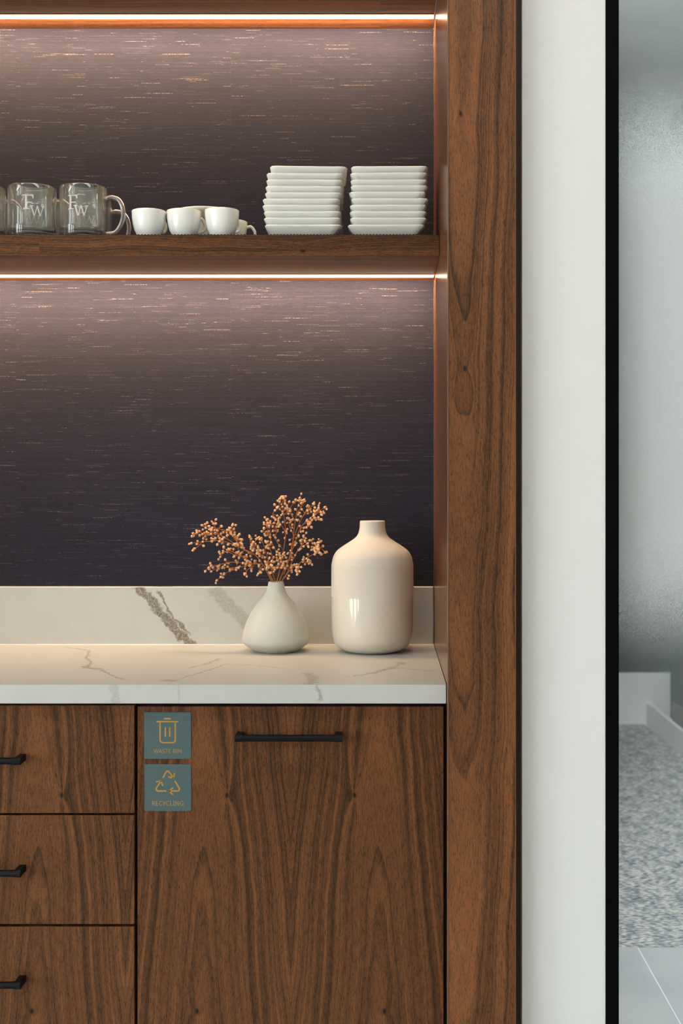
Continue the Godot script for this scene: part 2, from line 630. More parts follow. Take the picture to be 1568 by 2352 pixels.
	var gl := mat("pane_glass", Color(0.86, 0.93, 0.92, 0.06), 0.02)
	gl.transparency = BaseMaterial3D.TRANSPARENCY_ALPHA
	gl.metallic_specular = 0.32
	mat("sandy_glaze", Color(0.81, 0.775, 0.72), 0.8)
	var gz := mat("shiny_glaze", Color(0.82, 0.787, 0.727), 0.5)
	gz.clearcoat_enabled = true
	gz.clearcoat = 1.0
	gz.clearcoat_roughness = 0.05
	mat("matte_glaze", Color(0.755, 0.75, 0.71), 0.85)
	var sp := noise(61, 0.35, 2)
	for k in ["sandy_glaze", "matte_glaze"]:
		var nt := NoiseTexture2D.new()
		nt.noise = sp
		nt.width = 256
		nt.height = 256
		nt.seamless = true
		nt.as_normal_map = true
		nt.bump_strength = 1.2
		M[k].normal_enabled = true
		M[k].normal_texture = nt
		M[k].normal_scale = 0.35
		M[k].uv1_triplanar = true
		M[k].uv1_scale = Vector3.ONE * 9.0
	mat("sign_plate", Color(0.255, 0.335, 0.335), 0.65)
	mat("sign_gold", Color(0.66, 0.50, 0.22), 0.45)
	mat("berry", Color(0.85, 0.67, 0.50), 0.7)
	mat("twig", Color(0.74, 0.42, 0.17), 0.7)
	mat("stem", Color(0.66, 0.40, 0.20), 0.75)
	textured("carpet_pile", carpet_texture(640), 0.95, Vector2(1 / 0.9, 1 / 0.9))
	var tn := noise(71, 0.004, 4)
	var tt := NoiseTexture2D.new()
	tt.noise = tn
	tt.width = 512
	tt.height = 512
	tt.seamless = true
	var ramp := Gradient.new()
	ramp.set_color(0, Color(0.66, 0.67, 0.665))
	ramp.set_color(1, Color(0.73, 0.735, 0.725))
	tt.color_ramp = ramp
	textured("tile_stone", tt, 0.45, Vector2(1.1, 1.1))
	mat("tile_dark", Color(0.50, 0.49, 0.47), 0.6)
	mat("grout", Color(0.90, 0.93, 0.92), 0.8)
	textured("frost_film", film_texture(512, 2048, 2.60, 0.60), 0.6, Vector2(1 / 0.5, 1 / 2.0), Vector2(0, 2.60 / 2.0))
	M.frost_film.transparency = BaseMaterial3D.TRANSPARENCY_ALPHA
	M.frost_film.backlight_enabled = true
	M.frost_film.backlight = Color(0.75, 0.78, 0.78)

# ---------------------------------------------------------------- the room the camera stands in
func build_setting() -> void:
	var Z0 := 4.5
	var st := start()
	box(st, Vector3(-4.7, -0.12, -3.475), Vector3(3.3, -0.0005, Z0))
	var fl := struct("floor", st, M.grout, "pale grey stone tile floor of the kitchen area", "floor")
	var tz := -3.475
	for row in 4:
		for col in 3:
			st = start()
			var x0 := 0.7295 + (col - 1) * 0.6
			box(st, Vector3(x0 + 0.0013, -0.02, tz + row * 0.6 + (0.0013 if row else 0.0)), Vector3(x0 + 0.5987, 0.0, tz + row * 0.6 + 0.5987), 0.0004)
			obj("tile", st, M.tile_stone, fl)
	st = start()
	box(st, Vector3(-4.7, -0.02, -1.073), Vector3(3.3, 0.0, Z0))
	obj("tile_field", st, M.tile_dark, fl)
	st = start()
	box(st, Vector3(-4.7, 3.20, -2.52), Vector3(3.3, 3.32, Z0))
	struct("ceiling", st, M.ceiling_paint, "white ceiling of the kitchen area", "ceiling")
	# white pier between the walnut pilaster and the glass
	var px := at(1198, 0, 2.40).x
	var qx := at(1390.5, 0, 2.40).x
	st = start()
	box(st, Vector3(px, 0.0, -2.52), Vector3(qx, 3.20, -2.40), 0.001)
	struct("wall_front", st, M.white_paint, "white painted wall strip between the walnut pilaster and the black glass frame", "wall")
	st = start()
	box(st, Vector3(qx, 2.66, -2.52), Vector3(1.47, 3.20, -2.40))
	box(st, Vector3(1.47, 0.0, -2.52), Vector3(3.3, 3.20, -2.40))
	struct("wall_right_front", st, M.white_paint, "white wall above and beyond the glass partition", "wall")
	st = start()
	box(st, Vector3(-4.7, 0.0, -2.52), Vector3(-1.84, 3.20, -2.40))
	struct("wall_left_front", st, M.white_paint, "white wall left of the niche", "wall")
	st = start()
	box(st, Vector3(3.18, 0.0, -2.40), Vector3(3.3, 3.20, Z0))
	struct("wall_right", st, M.white_paint, "white side wall on the right of the room", "wall")
	st = start()
	box(st, Vector3(-4.7, 0.0, Z0), Vector3(3.3, 3.20, Z0 + 0.12))
	struct("wall_rear", st, M.white_paint, "white wall behind the camera", "wall")
	# window wall on the left: piers, sill and lintel round three tall windows
	var xs := -4.7
	var we := [[-0.75, 0.35], [0.75, 1.85], [2.25, 3.35]]
	st = start()
	var zprev := -2.40
	for w in we:
		box(st, Vector3(xs, 0.0, zprev), Vector3(xs + 0.14, 3.20, w[0]))
		box(st, Vector3(xs, 0.0, w[0]), Vector3(xs + 0.14, 0.15, w[1]))
		box(st, Vector3(xs, 2.65, w[0]), Vector3(xs + 0.14, 3.20, w[1]))
		zprev = w[1]
	box(st, Vector3(xs, 0.0, zprev), Vector3(xs + 0.14, 3.20, Z0))
	struct("wall_left", st, M.white_paint, "white window wall on the left of the room", "wall")
	for k in 3:
		var w = we[k]
		st = start()
		var f := 0.05
		box(st, Vector3(xs + 0.02, 0.15, w[0]), Vector3(xs + 0.10, 0.15 + f, w[1]))
		box(st, Vector3(xs + 0.02, 2.65 - f, w[0]), Vector3(xs + 0.10, 2.65, w[1]))
		box(st, Vector3(xs + 0.02, 0.15 + f, w[0]), Vector3(xs + 0.10, 2.65 - f, w[0] + f))
		box(st, Vector3(xs + 0.02, 0.15 + f, w[1] - f), Vector3(xs + 0.10, 2.65 - f, w[1]))
		var o := struct("window_%d" % (k + 1), st, M.frame_black, "tall black framed window in the left wall, number %d from the niche" % (k + 1), "window")
		st = start()
		box(st, Vector3(xs + 0.055, 0.15 + f, w[0] + f), Vector3(xs + 0.065, 2.65 - f, w[1] - f))
		obj("pane", st, M.pane_glass, o)
	# ceiling lamps
	for i in 2:
		for j in 3:
			var lamp := thing("ceiling_lamp", "flush white ceiling lamp outside the picture, %s, %s" % [["nearer the niche", "farther from the niche"][i], ["beside the windows", "midway across the room", "on the pilaster side"][j]], "lamp", Vector3(-3.0 + j * 1.6, 3.20, [-1.30, 1.3][i]), "ceiling lamps")
			st = start()
			box(st, Vector3(-0.62, -0.035, -0.17), Vector3(0.62, 0.0, -0.15), 0.002)
			box(st, Vector3(-0.62, -0.035, 0.15), Vector3(0.62, 0.0, 0.17), 0.002)
			box(st, Vector3(-0.62, -0.035, -0.15), Vector3(-0.60, 0.0, 0.15), 0.002)
			box(st, Vector3(0.60, -0.035, -0.15), Vector3(0.62, 0.0, 0.15), 0.002)
			obj("frame", st, M.white_paint, lamp)
			st = start()
			box(st, Vector3(-0.60, -0.028, -0.15), Vector3(0.60, -0.001, 0.15))
			obj("diffuser", st, M.light_panel, lamp)
			area_light("lamp_light", lamp, Vector3(0, -0.037, 0), Vector2(1.2, 0.3), Color(1.0, 0.985, 0.955), PANEL_ENERGY)

# ---------------------------------------------------------------- niche: back wall, pilaster, shelf, soffit, light strips, worktop
func build_niche() -> void:
	var left := -1.72
	var st := start()
	box(st, Vector3(-4.7, 0.0, -3.16), Vector3(0.284, 3.20, -3.032))
	var wb := struct("wall_back", st, M.white_paint, "back wall of the niche covered in dark purple threaded wallpaper", "wall")
	var seam := at(530, 0, WALL_Z).x
	var edges := [left, seam - 0.53, seam, PANEL_X]
	for k in 3:
		st = start()
		box(st, Vector3(edges[k], 1.02, -3.032), Vector3(edges[k + 1], 2.4336, -WALL_Z + 0.00012 * (k % 2)))
		obj("wallpaper_strip", st, M["wallpaper_%d" % k], wb)
	# pilaster on the right
	var pr := at(1183, 0, 2.36).x
	var pil := thing("pilaster", "tall walnut veneered pilaster closing the niche beside the white wall", "pilaster", Vector3(0.2, 0, -2.4))
	st = start()
	prism(st, PackedVector2Array([Vector2(side_x(-3.03), -3.03), Vector2(pr - 0.001, -3.03), Vector2(pr - 0.001, -2.3615), Vector2(side_x(-2.3615), -2.3615)]), 0.0, 3.20)
	obj("side_panel", st, M.gloss_wood, pil, -pil.position).set_meta("label", "glossy walnut side panel lit by the light strips")
	st = start()
	box(st, Vector3(PANEL_X + 0.0004, 0.0, -2.3615), Vector3(pr, 3.20, -2.36), 0.0006)
	obj("front_panel", st, M.pilaster_wood, pil, -pil.position)
	st = start()
	box(st, Vector3(PANEL_X - 0.0024, 0.0, -2.376), Vector3(PANEL_X + 0.0002, 3.20, -2.3598), 0.0006)
	obj("edge_band", st, M.edge_band, pil, -pil.position)
	st = start()
	box(st, Vector3(pr - 0.0004, 0.0, -2.372), Vector3(pr + 0.0012, 3.20, -2.3598), 0.0004)
	obj("edge_band", st, M.edge_band, pil, -pil.position)
	st = start()
	box(st, Vector3(pr - 0.02, 0.0, -2.50), Vector3(at(1198, 0, 2.40).x, 3.20, -2.425))
	obj("filler_strip", st, M.dark_wood, pil, -pil.position).set_meta("label", "dark recessed filler strip against the white wall")
	var pl := thing("pilaster", "walnut pilaster at the far end of the niche, outside the picture", "pilaster", Vector3(left - 0.06, 0, -2.4))
	st = start()
	box(st, Vector3(left - 0.12, 0.0, -3.03), Vector3(left, 3.20, -2.36), 0.001)
	obj("panel", st, M.straight_wood, pl, -pl.position)
	# soffit above
	var sof := thing("soffit", "walnut soffit board over the top of the niche above the upper light strip", "soffit", Vector3(-0.8, 2.4336, -2.8))
	st = start()
	box(st, Vector3(left, 2.4336, -WALL_Z), Vector3(PANEL_X - 0.0019, 2.455, -2.40), 0.0, 1)
	obj("board", st, M.straight_wood, sof, -sof.position)
	st = start()
	box(st, Vector3(left, 2.455, -2.425), Vector3(PANEL_X - 0.002, 3.20, -2.40), 0.0, 1)
	obj("fascia", st, M.straight_wood, sof, -sof.position)
	# shelf
	var sh := thing("shelf", "thick walnut shelf across the niche carrying glasses, cups and plates", "shelf", Vector3(-0.8, SHELF_TOP, -2.8))
	st = start()
	box(st, Vector3(left, SHELF_LOW + 0.0005, -WALL_Z), Vector3(side_x(-2.708) - 0.0002, SHELF_TOP, -2.708), 0.0, 1)
	obj("board", st, M.straight_wood, sh, -sh.position)
	st = start()
	box(st, Vector3(left, SHELF_LOW, -2.7078), Vector3(PANEL_X - 0.0015, SHELF_TOP, -2.706), 0.0005, 1)
	obj("front_edge", st, M.shelf_wood, sh, -sh.position)
	# ribbed mat
	var prof := PackedVector3Array()
	var x := -1.2
	while x < PANEL_X - 0.006:
		for k in 6:
			var t := PI * k / 6.0
			prof.append(Vector3(x + 0.0073 * k / 6.0, SHELF_TOP + 0.0007 + 0.0018 * sin(t), 0))
		x += 0.0073
	for k in 5:
		var t := PI * 0.5 * k / 4.0
		prof.append(Vector3(PANEL_X - 0.010 + 0.007 * sin(t), SHELF_TOP + 0.0008 + 0.008 * (1.0 - cos(t)), 0))
	st = start()
	var r0 := PackedVector3Array()
	var r1 := PackedVector3Array()
	var r2 := PackedVector3Array()
	for p in prof:
		r0.append(Vector3(p.x, SHELF_TOP + 0.0001 if p.x < PANEL_X - 0.011 else p.y - 0.0012, -2.7085))
		r1.append(Vector3(p.x, p.y, -2.7085))
		r2.append(Vector3(p.x, p.y, -3.022))
	loft(st, [r2, r1], false, 0)
	loft(st, [r1, r0], false, 1)
	st.generate_normals()
	tag(obj("shelf_mat", st, M.rubber), "black ribbed rubber mat lying along the walnut shelf under the crockery", "mat")
	# light strips
	for k in 2:
		var y := [SHELF_LOW, 2.4336][k] as float
		var zc := -2.949
		var s := thing("light_strip", ["warm white light strip under the middle shelf", "warm white light strip under the top soffit"][k], "light strip", Vector3((left + PANEL_X) / 2.0, y, zc), "light strips of the niche")
		var hl := (PANEL_X - left) / 2.0 - 0.004
		st = start()
		box(st, Vector3(-hl, -0.0015, -0.014), Vector3(hl, 0.0, -0.0102), 0.0003)
		box(st, Vector3(-hl, -0.0015, 0.0102), Vector3(hl, 0.0, 0.014), 0.0003)
		obj("channel", st, M.aluminium, s)
		st = start()
		var rings := []
		for e in 2:
			var ring := PackedVector3Array()
			for j in 9:
				var t := PI * j / 8.0
				ring.append(Vector3(-hl if e else hl, -0.0055 * sin(t), 0.010 * cos(t)))
			rings.append(ring)
		loft(st, rings, true, 0)
		st.generate_normals()
		obj("diffuser", st, M.diffuser, s)
		area_light("strip_glow", s, Vector3(0, -0.0075, 0), Vector2(hl * 2.0, 0.016), LED, LED_ENERGY, 0.80)
	# worktop and upstand
	var ct := thing("countertop", "pale veined stone worktop running along the niche", "countertop", Vector3(-0.8, COUNTER_TOP, -2.7))
	st = start()
	prism(st, PackedVector2Array([Vector2(left, -3.026), Vector2(side_x(-3.026) - 0.0007, -3.026), Vector2(side_x(-2.4012) - 0.0012, -2.4012), Vector2(left, -2.4012)]), COUNTER_TOP - 0.0366, COUNTER_TOP)
	obj("slab", st, M.counter_stone, ct, -ct.position)
	st = start()
	box(st, Vector3(left, COUNTER_TOP - 0.0366, -2.4012), Vector3(side_x(-2.40) - 0.0012, COUNTER_TOP, -2.40), 0.0006)
	obj("front_edge", st, M.edge_stone, ct, -ct.position).set_meta("label", "whiter polished front edge with faint grey veins")
	var utop := EYE - (1348.0 - 1121.0) * 3.01 / F
	st = start()
	box(st, Vector3(left, COUNTER_TOP + 0.0006, -3.0298), Vector3(PANEL_X - 0.001, utop, -3.01), 0.0012)
	var bs := obj("backsplash", st, M.upstand_stone)
	tag(bs, "low stone upstand with a brown diagonal vein behind the vases", "backsplash")
	st = start()
	prism(st, PackedVector2Array([Vector2(left, -3.0102), Vector2(side_x(-3.01) - 0.0008, -3.0102), Vector2(side_x(-3.01) - 0.0008, -3.0065), Vector2(left, -3.0065)]), COUNTER_TOP + 0.0001, COUNTER_TOP + 0.0022)
	obj("sealant_bead", st, M.white_paint, bs)

# ---------------------------------------------------------------- base cabinets
func handle_shape(half: float) -> SurfaceTool:
	var st := start()
	# knurled grip
	var rings := []
	var n := 220
	for i in n + 1:
		var xx := lerpf(-half + 0.0155, half - 0.0155, float(i) / n)
		var ring := PackedVector3Array()
		for k in 40:
			var t := TAU * k / 40.0
			var kn := 0.0004 * cos(10.0 * t + xx * 2400.0) * cos(10.0 * t - xx * 2400.0)
			var r := 0.0064 + kn
			ring.append(Vector3(xx, r * cos(t), r * sin(t)))
		rings.append(ring)
	loft(st, rings, true, 0)
	for s in [-1.0, 1.0]:
		var e := []
		for q in [[half - 0.0156, 0.0], [half - 0.0156, 0.0068], [half - 0.0148, 0.0074], [half - 0.0008, 0.0074], [half, 0.0066], [half, 0.0]]:
			var ring := PackedVector3Array()
			for k in 24:
				var t := TAU * k / 24.0
				ring.append(Vector3(s * q[0], q[1] * cos(t), s * q[1] * sin(t)))
			e.append(ring)
		loft(st, e, true, -1)
	st.generate_normals()
	for s in [-1.0, 1.0]:
		box(st, Vector3(s * (half - 0.0075) - 0.0068, -0.0066, -0.034), Vector3(s * (half - 0.0075) + 0.0068, 0.0066, 0.0), 0.0008)
	return st

func build_cabinets() -> void:
	var zf := 2.415
	var hd := handle_shape(0.104)
	var hmesh := hd.commit()
	hmesh.surface_set_material(0, M.black_metal)
	# bin cabinet
	var dl := at(315.5, 0, zf).x
	var dr := at(1018.5, 0, zf).x
	var top := at(0, 1622.5, zf).y
	var cab := thing("bin_cabinet", "walnut base cabinet with one wide door under the worktop, holding the waste bins", "cabinet", Vector3((dl + dr) / 2.0, 0, -2.7))
	var st := start()
	box(st, Vector3(dl - 0.002, 0.10, -3.02), Vector3(PANEL_X - 0.0022, 0.8775, -2.4385))
	box(st, Vector3(dl - 0.002, 0.0, -3.02), Vector3(PANEL_X - 0.0022, 0.10, -2.49))
	obj("body", st, M.carcass, cab, -cab.position)
	st = start()
	box(st, Vector3(dl, 0.105, -2.436), Vector3(dr, top, -zf), 0.0009)
	var door := obj("door", st, M.door_wood, cab, -cab.position)
	door.set_meta("label", "book-matched walnut door with pointed grain")
	inst("handle", hmesh, door, at(662.5, 1695.5, 2.381)).set_meta("label", "black knurled bar handle")
	# drawers
	var rl := at(-450, 0, zf).x
	var rr := at(308.5, 0, zf).x
	var dc := thing("drawer_cabinet", "walnut base cabinet with three drawers left of the bin cabinet", "cabinet", Vector3((rl + rr) / 2.0, 0, -2.7))
	st = start()
	box(st, Vector3(rl, 0.10, -3.02), Vector3(rr + 0.001, 0.8775, -2.4385))
	box(st, Vector3(rl, 0.0, -3.02), Vector3(rr + 0.001, 0.10, -2.49))
	obj("body", st, M.carcass, dc, -dc.position)
	var ys := [[1620.0, 1868.0, 1746.0], [1873.0, 2123.0, 2004.0], [2129.0, 2390.0, 2261.0]]
	for y in ys:
		st = start()
		box(st, Vector3(rl + 0.002, at(0, y[1], zf).y, -2.436), Vector3(rr, at(0, y[0], zf).y, -zf), 0.0009)
		var dw := obj("drawer", st, M.drawer_wood, dc, -dc.position)
		inst("handle", hmesh, dw, at(-74, y[2] + 2.0, 2.381)).set_meta("label", "black knurled bar handle")
	st = start()
	box(st, Vector3(-1.72, 0.0, -3.02), Vector3(rl - 0.003, 0.875, -2.415), 0.001)
	tag(obj("base_cabinet", st, M.straight_wood), "plain walnut base cabinet at the far end of the worktop, outside the picture", "cabinet")

# ---------------------------------------------------------------- glass partition and the corridor behind it
func build_corridor() -> void:
	var zg := 2.45
	var fx0 := at(1390.5, 0, 2.40).x
	var fx1 := at(1420.5, 0, 2.40).x
	var st := start()
	box(st, Vector3(fx0, 0.0, -2.50), Vector3(fx1, 2.66, -2.398), 0.001)
	box(st, Vector3(fx1, 2.63, -2.50), Vector3(1.44, 2.66, -2.398), 0.001)
	box(st, Vector3(1.44, 0.0, -2.50), Vector3(1.47, 2.66, -2.398), 0.001)
	var d := struct("door_1", st, M.frame_black, "slim black frame of the frosted glass partition", "door")
	st = start()
	box(st, Vector3(fx1, 0.0, -zg - 0.005), Vector3(1.44, 2.63, -zg + 0.005))
	obj("pane", st, M.pane_glass, d)
	st = start()
	var film_y := at(0, 65, zg - 0.006).y
	box(st, Vector3(fx1 + 0.002, 0.60, -zg + 0.0054), Vector3(1.438, film_y, -zg + 0.0056))
	obj("frosted_film", st, M.frost_film, d).set_meta("label", "dotted frosted film, dense in the middle")
	# shell of the corridor
	st = start()
	box(st, Vector3(0.22, -0.12, -6.92), Vector3(3.4, 0.0, -3.475))
	struct("floor_carpet", st, M.carpet_pile, "grey and blue flecked carpet beyond the glass", "carpet")
	st = start()
	box(st, Vector3(0.22, 3.20, -6.92), Vector3(3.4, 3.32, -2.40))
	box(st, Vector3(0.22, 3.20, -2.52), Vector3(3.4, 3.31, -2.44))
	struct("ceiling_corridor", st, M.ceiling_paint, "white ceiling of the corridor behind the glass", "ceiling")
	st = start()
	box(st, Vector3(0.285, 0.0, -6.92), Vector3(0.34, 3.20, -2.52))
	struct("wall_corridor_left", st, M.white_paint, "white corridor wall behind the niche", "wall")
	st = start()
	box(st, Vector3(0.34, 0.0, -6.92), Vector3(3.4, 3.20, -6.80))
	struct("wall_corridor_end", st, M.blue_paint, "dark blue grey wall at the end of the corridor", "wall")
	st = start()
	box(st, Vector3(0.34, 0.0, -6.80), Vector3(3.4, 0.28, -6.74), 0.003)
	struct("baseboard_end", st, M.white_paint, "deep white skirting at the end of the corridor", "baseboard")
	st = start()
	box(st, Vector3(1.49, 0.0, -6.30), Vector3(3.4, 3.20, -2.52))
	struct("wall_corridor_right", st, M.blue_paint, "dark blue grey corridor wall on the right behind the glass", "wall")
	st = start()
	box(st, Vector3(1.462, 0.0, -6.739), Vector3(1.49, 0.125, -2.53), 0.003)
	struct("baseboard_right", st, M.white_paint, "white skirting along the right corridor wall", "baseboard")
	st = start()
	box(st, Vector3(1.478, 0.125, -6.22), Vector3(1.49, 0.22, -2.53), 0.002)
	struct("trim_1", st, M.brown_trim, "brown timber rail above the white corridor skirting", "trim")
	st = start()
	box(st, Vector3(3.28, 0.0, -6.92), Vector3(3.4, 3.20, -6.30))
	struct("wall_corridor_return", st, M.white_paint, "white return wall round the corner of the corridor", "wall")
	for k in 2:
		var lamp := thing("corridor_lamp", "flush white corridor ceiling lamp outside the picture, %s" % ["nearer the glass", "farther from the glass"][k], "lamp", Vector3(0.80, 3.20, -3.3 - 0.75 * k), "corridor lamps")
		st = start()
		box(st, Vector3(-0.17, -0.029, -0.32), Vector3(0.17, 0.0, 0.32), 0.002)
		obj("frame", st, M.white_paint, lamp)
		st = start()
		box(st, Vector3(-0.15, -0.032, -0.30), Vector3(0.15, -0.029, 0.30))
		obj("diffuser", st, M.light_panel, lamp)
		area_light("lamp_light", lamp, Vector3(0, -0.035, 0), Vector2(0.3, 0.6), Color(0.95, 0.98, 1.0), CORRIDOR_ENERGY)

# ---------------------------------------------------------------- door signs
func build_signs() -> void:
	var zs := 2.4135
	var spec := [[1635.5, 1743.5, "WASTE BIN", 64.0, 1725.0, "square grey green sign with a gold bin symbol reading WASTE BIN", 331.0, 438.5], [1755.0, 1863.5, "RECYCLING", 71.5, 1845.0, "square grey green sign with gold recycling arrows reading RECYCLING", 331.5, 439.0]]
	var icons := [
		["222,217 363,217", "270,198 315,198", "245,217 245,332 247,342 254,350 265,352 324,352 335,350 342,342 343,332 343,217", "279,254 279,314", "307,254 307,314"],
		["263,578 283,542 291,534 298,535 304,541 331,580", "297,572 331,581 339,547", "340,598 368,644 370,653 367,660 359,663 303,663", "330,640 303,663 328,687", "285,663 230,663 222,660 219,653 222,643 252,597", "218,604 252,597 262,630"],
	]
	for k in 2:
		var s: Array = spec[k]
		var c := at((s[6] + s[7]) / 2.0, (s[0] + s[1]) / 2.0, zs)
		var o := thing("sign", s[5], "sign", Vector3(c.x, c.y, -2.415))
		var hw: float = (s[7] - s[6]) / 2.0 * zs / F
		var st := start()
		box(st, Vector3(-hw, -hw, 0.0), Vector3(hw, hw, 0.0016), 0.0003)
		obj("plate", st, M.sign_plate, o)
		st = start()
		for line in icons[k]:
			var pts := PackedVector2Array()
			for w in line.split(" "):
				var q: PackedStringArray = w.split(",")
				var p := at(280.0 + float(q[0]) / 2.8, 1580.0 + float(q[1]) / 2.8, zs)
				pts.append(Vector2(p.x - c.x, p.y - c.y))
			stroke(st, pts, 0.00285, 0.0002)
		obj("pictogram", st, M.sign_gold, o, Vector3(0, 0, 0.0016))
		var t := text_mesh(s[2], "Droid Sans", 400, s[3] * zs / F, 0.0002)
		t.surface_set_material(0, M.sign_gold)
		inst("lettering", t, o, Vector3(0, at(0, s[4], zs).y - c.y, 0.0017))

# ---------------------------------------------------------------- plates
func plate_mesh() -> ArrayMesh:
	var prof := [[0.0, 0.0], [0.060, 0.0], [0.0655, 0.0006], [0.0690, 0.0030], [0.0765, 0.0105], [0.0835, 0.0180], [0.0858, 0.0208], [0.0862, 0.0224], [0.0852, 0.0236], [0.0836, 0.0234], [0.0815, 0.0205], [0.0750, 0.0130], [0.0680, 0.0062], [0.0640, 0.0046], [0.0, 0.0040]]
	var st := start()
	var rings := []
	for p in prof:
		var ring := PackedVector3Array()
		var h: float = p[0]
		var cr := h * 0.16
		var n := 64
		for k in n:
			var t := TAU * (k + 0.5) / n
			var c := cos(t)
			var s := sin(t)
			var e := 0.14
			var q := Vector2(signf(c) * pow(absf(c), e), signf(s) * pow(absf(s), e))
			var m := maxf(absf(q.x), absf(q.y))
			q = q / m if m > 0.0 else q
			# round the corner a little and let the rim rise towards the corners
			var corner := smoothstep(0.75, 1.0, minf(absf(q.x), absf(q.y)))
			q *= 1.0 - 0.045 * corner * corner
			var rise := 0.0009 * pow(minf(absf(q.x), absf(q.y)), 2.0) * clampf(p[1] / 0.023, 0.0, 1.0)
			var bow := 1.0 - 0.012 * (1.0 - pow(minf(absf(q.x), absf(q.y)), 2.0)) * clampf(p[1] / 0.02, 0.0, 1.0)
			ring.append(Vector3(q.x * h * bow, p[1] + rise, q.y * h * bow))
		rings.append(ring)
	loft(st, rings, true, 0)
	st.generate_normals()
	var m2 := st.commit()
	m2.surface_set_material(0, M.plate_glaze)
	return m2

func build_plates() -> void:
	var mesh := plate_mesh()
	var z := 2.805
	var zf := z - 0.086
	var L := [[114, 530, 411], [106, 526, 375], [108, 527, 342], [100, 516, 310], [102, 518, 276], [112, 530, 242], [114, 532, 210], [117, 536, 183], [117, 538, 146], [133, 552, 113]]
	var R := [[573, 985, 402], [582, 998, 367], [580, 994, 337], [580, 1000, 304], [586, 1006, 272], [579, 992, 236], [585, 1001, 199], [584, 1003, 172], [582, 1003, 134], [588, 1008, 100]]
	var nth := ["bottom", "second lowest", "third from the bottom", "fourth from the bottom", "fifth from the bottom", "fifth from the top", "fourth from the top", "third from the top", "second from the top", "topmost"]
	for k in 2:
		var rows: Array = [L, R][k]
		var where: String = ["of the plate stack beside the cups", "of the plate stack beside the walnut side panel"][k]
		for i in 10:
			var r: Array = rows[i]
			var c := at(560.0 + (r[0] + r[1]) / 2.0 / 2.376, 0, zf).x
			var y := SHELF_TOP + 0.0026 + 0.01435 * i
			if i > 0 and i < 9:
				y += clampf(at(0, 340.0 + r[2] / 2.376, zf).y - 0.0236 - y, -0.0009, 0.0009)
			var o := thing("square_plate", "white square plate, %s %s" % [nth[i], where], "plate", Vector3(c, y, -z), "stacked square plates")
			var turn := [0.0, 0.006, -0.004, 0.010, 0.004, 0.012, 0.018, 0.022, 0.024, 0.050] if k == 0 else [-0.012, -0.004, 0.006, -0.01, 0.004, -0.008, 0.002, -0.010, -0.016, -0.020]
			o.rotation.y = turn[i]
			inst("dish", mesh, o)

# ---------------------------------------------------------------- cups and saucers
func cup_handle(st: SurfaceTool, r: float, y0: float, y1: float, reach: float, thick: float, bury := 0.001) -> void:
	var pts := [Vector3(r - bury, y1, 0), Vector3(r + reach * 0.55, y1 + 0.002, 0), Vector3(r + reach, lerpf(y0, y1, 0.62), 0), Vector3(r + reach * 0.72, lerpf(y0, y1, 0.22), 0), Vector3(r * 0.90 - bury, y0, 0)]
	tube(st, spline(pts, 7), thick, thick * 0.95, 12)

func build_cups() -> void:
	var zc := 2.752
	var R := 0.0385
	var H := 0.0595
	var st := start()
	var prof := [Vector2(0, 0.0012), Vector2(0.0185, 0.0012), Vector2(0.0195, 0.0), Vector2(0.0215, 0.0), Vector2(0.0225, 0.0016), Vector2(0.0275, 0.0075), Vector2(0.0322, 0.0170), Vector2(0.0355, 0.0295), Vector2(0.0376, 0.0440), Vector2(R, H - 0.0008), Vector2(R - 0.0004, H), Vector2(R - 0.0022, H), Vector2(R - 0.0028, H - 0.001), Vector2(0.0347, 0.0440), Vector2(0.0322, 0.030), Vector2(0.028, 0.017), Vector2(0.020, 0.0075), Vector2(0.0, 0.005)]
	lathe(st, prof, 72)
	st.generate_normals()
	var body := st.commit()
	body.surface_set_material(0, M.porcelain)
	st = start()
	cup_handle(st, 0.0362, 0.015, 0.047, 0.020, 0.0036)
	st.generate_normals()
	var hand := st.commit()
	hand.surface_set_material(0, M.porcelain)
	var base := SHELF_TOP + 0.0026
	var spots := [
		[342.0, zc, 58.0, "white espresso cup next to the glass mugs, first of the front three"],
		[422.0, zc, 40.0, "white espresso cup in the middle of the front three"],
		[509.5, zc - 0.008, 52.0, "white espresso cup nearest the plates in the front row"],
		[447.0, 2.862, 60.0, "white espresso cup behind the front row, under one side of the saucer"],
		[530.0, 2.862, 4.0, "white espresso cup behind the front row with its handle towards the plates"],
	]
	for s in spots:
		var o := thing("espresso_cup", s[3], "cup", Vector3(at(s[0], 0, s[1]).x, base, -s[1]), "espresso cups on the shelf")
		o.rotation.y = deg_to_rad(s[2])
		inst("bowl", body, o)
		inst("handle", hand, o)
	st = start()
	var sp := [Vector2(0, 0.002), Vector2(0.026, 0.002), Vector2(0.027, 0.0), Vector2(0.030, 0.0), Vector2(0.032, 0.002), Vector2(0.052, 0.0065), Vector2(0.070, 0.0128), Vector2(0.0752, 0.0158), Vector2(0.0760, 0.0172), Vector2(0.0752, 0.0182), Vector2(0.0735, 0.0180), Vector2(0.068, 0.0155), Vector2(0.050, 0.0092), Vector2(0.030, 0.005), Vector2(0.0, 0.0045)]
	lathe(st, sp, 96)
	st.generate_normals()
	var sa := thing("saucer", "wide white saucer resting on the cups of the back row", "saucer", Vector3(at(472, 0, 2.862).x, base + H + 0.0003, -2.862))
	obj("dish", st, M.porcelain, sa).scale.y = 1.12

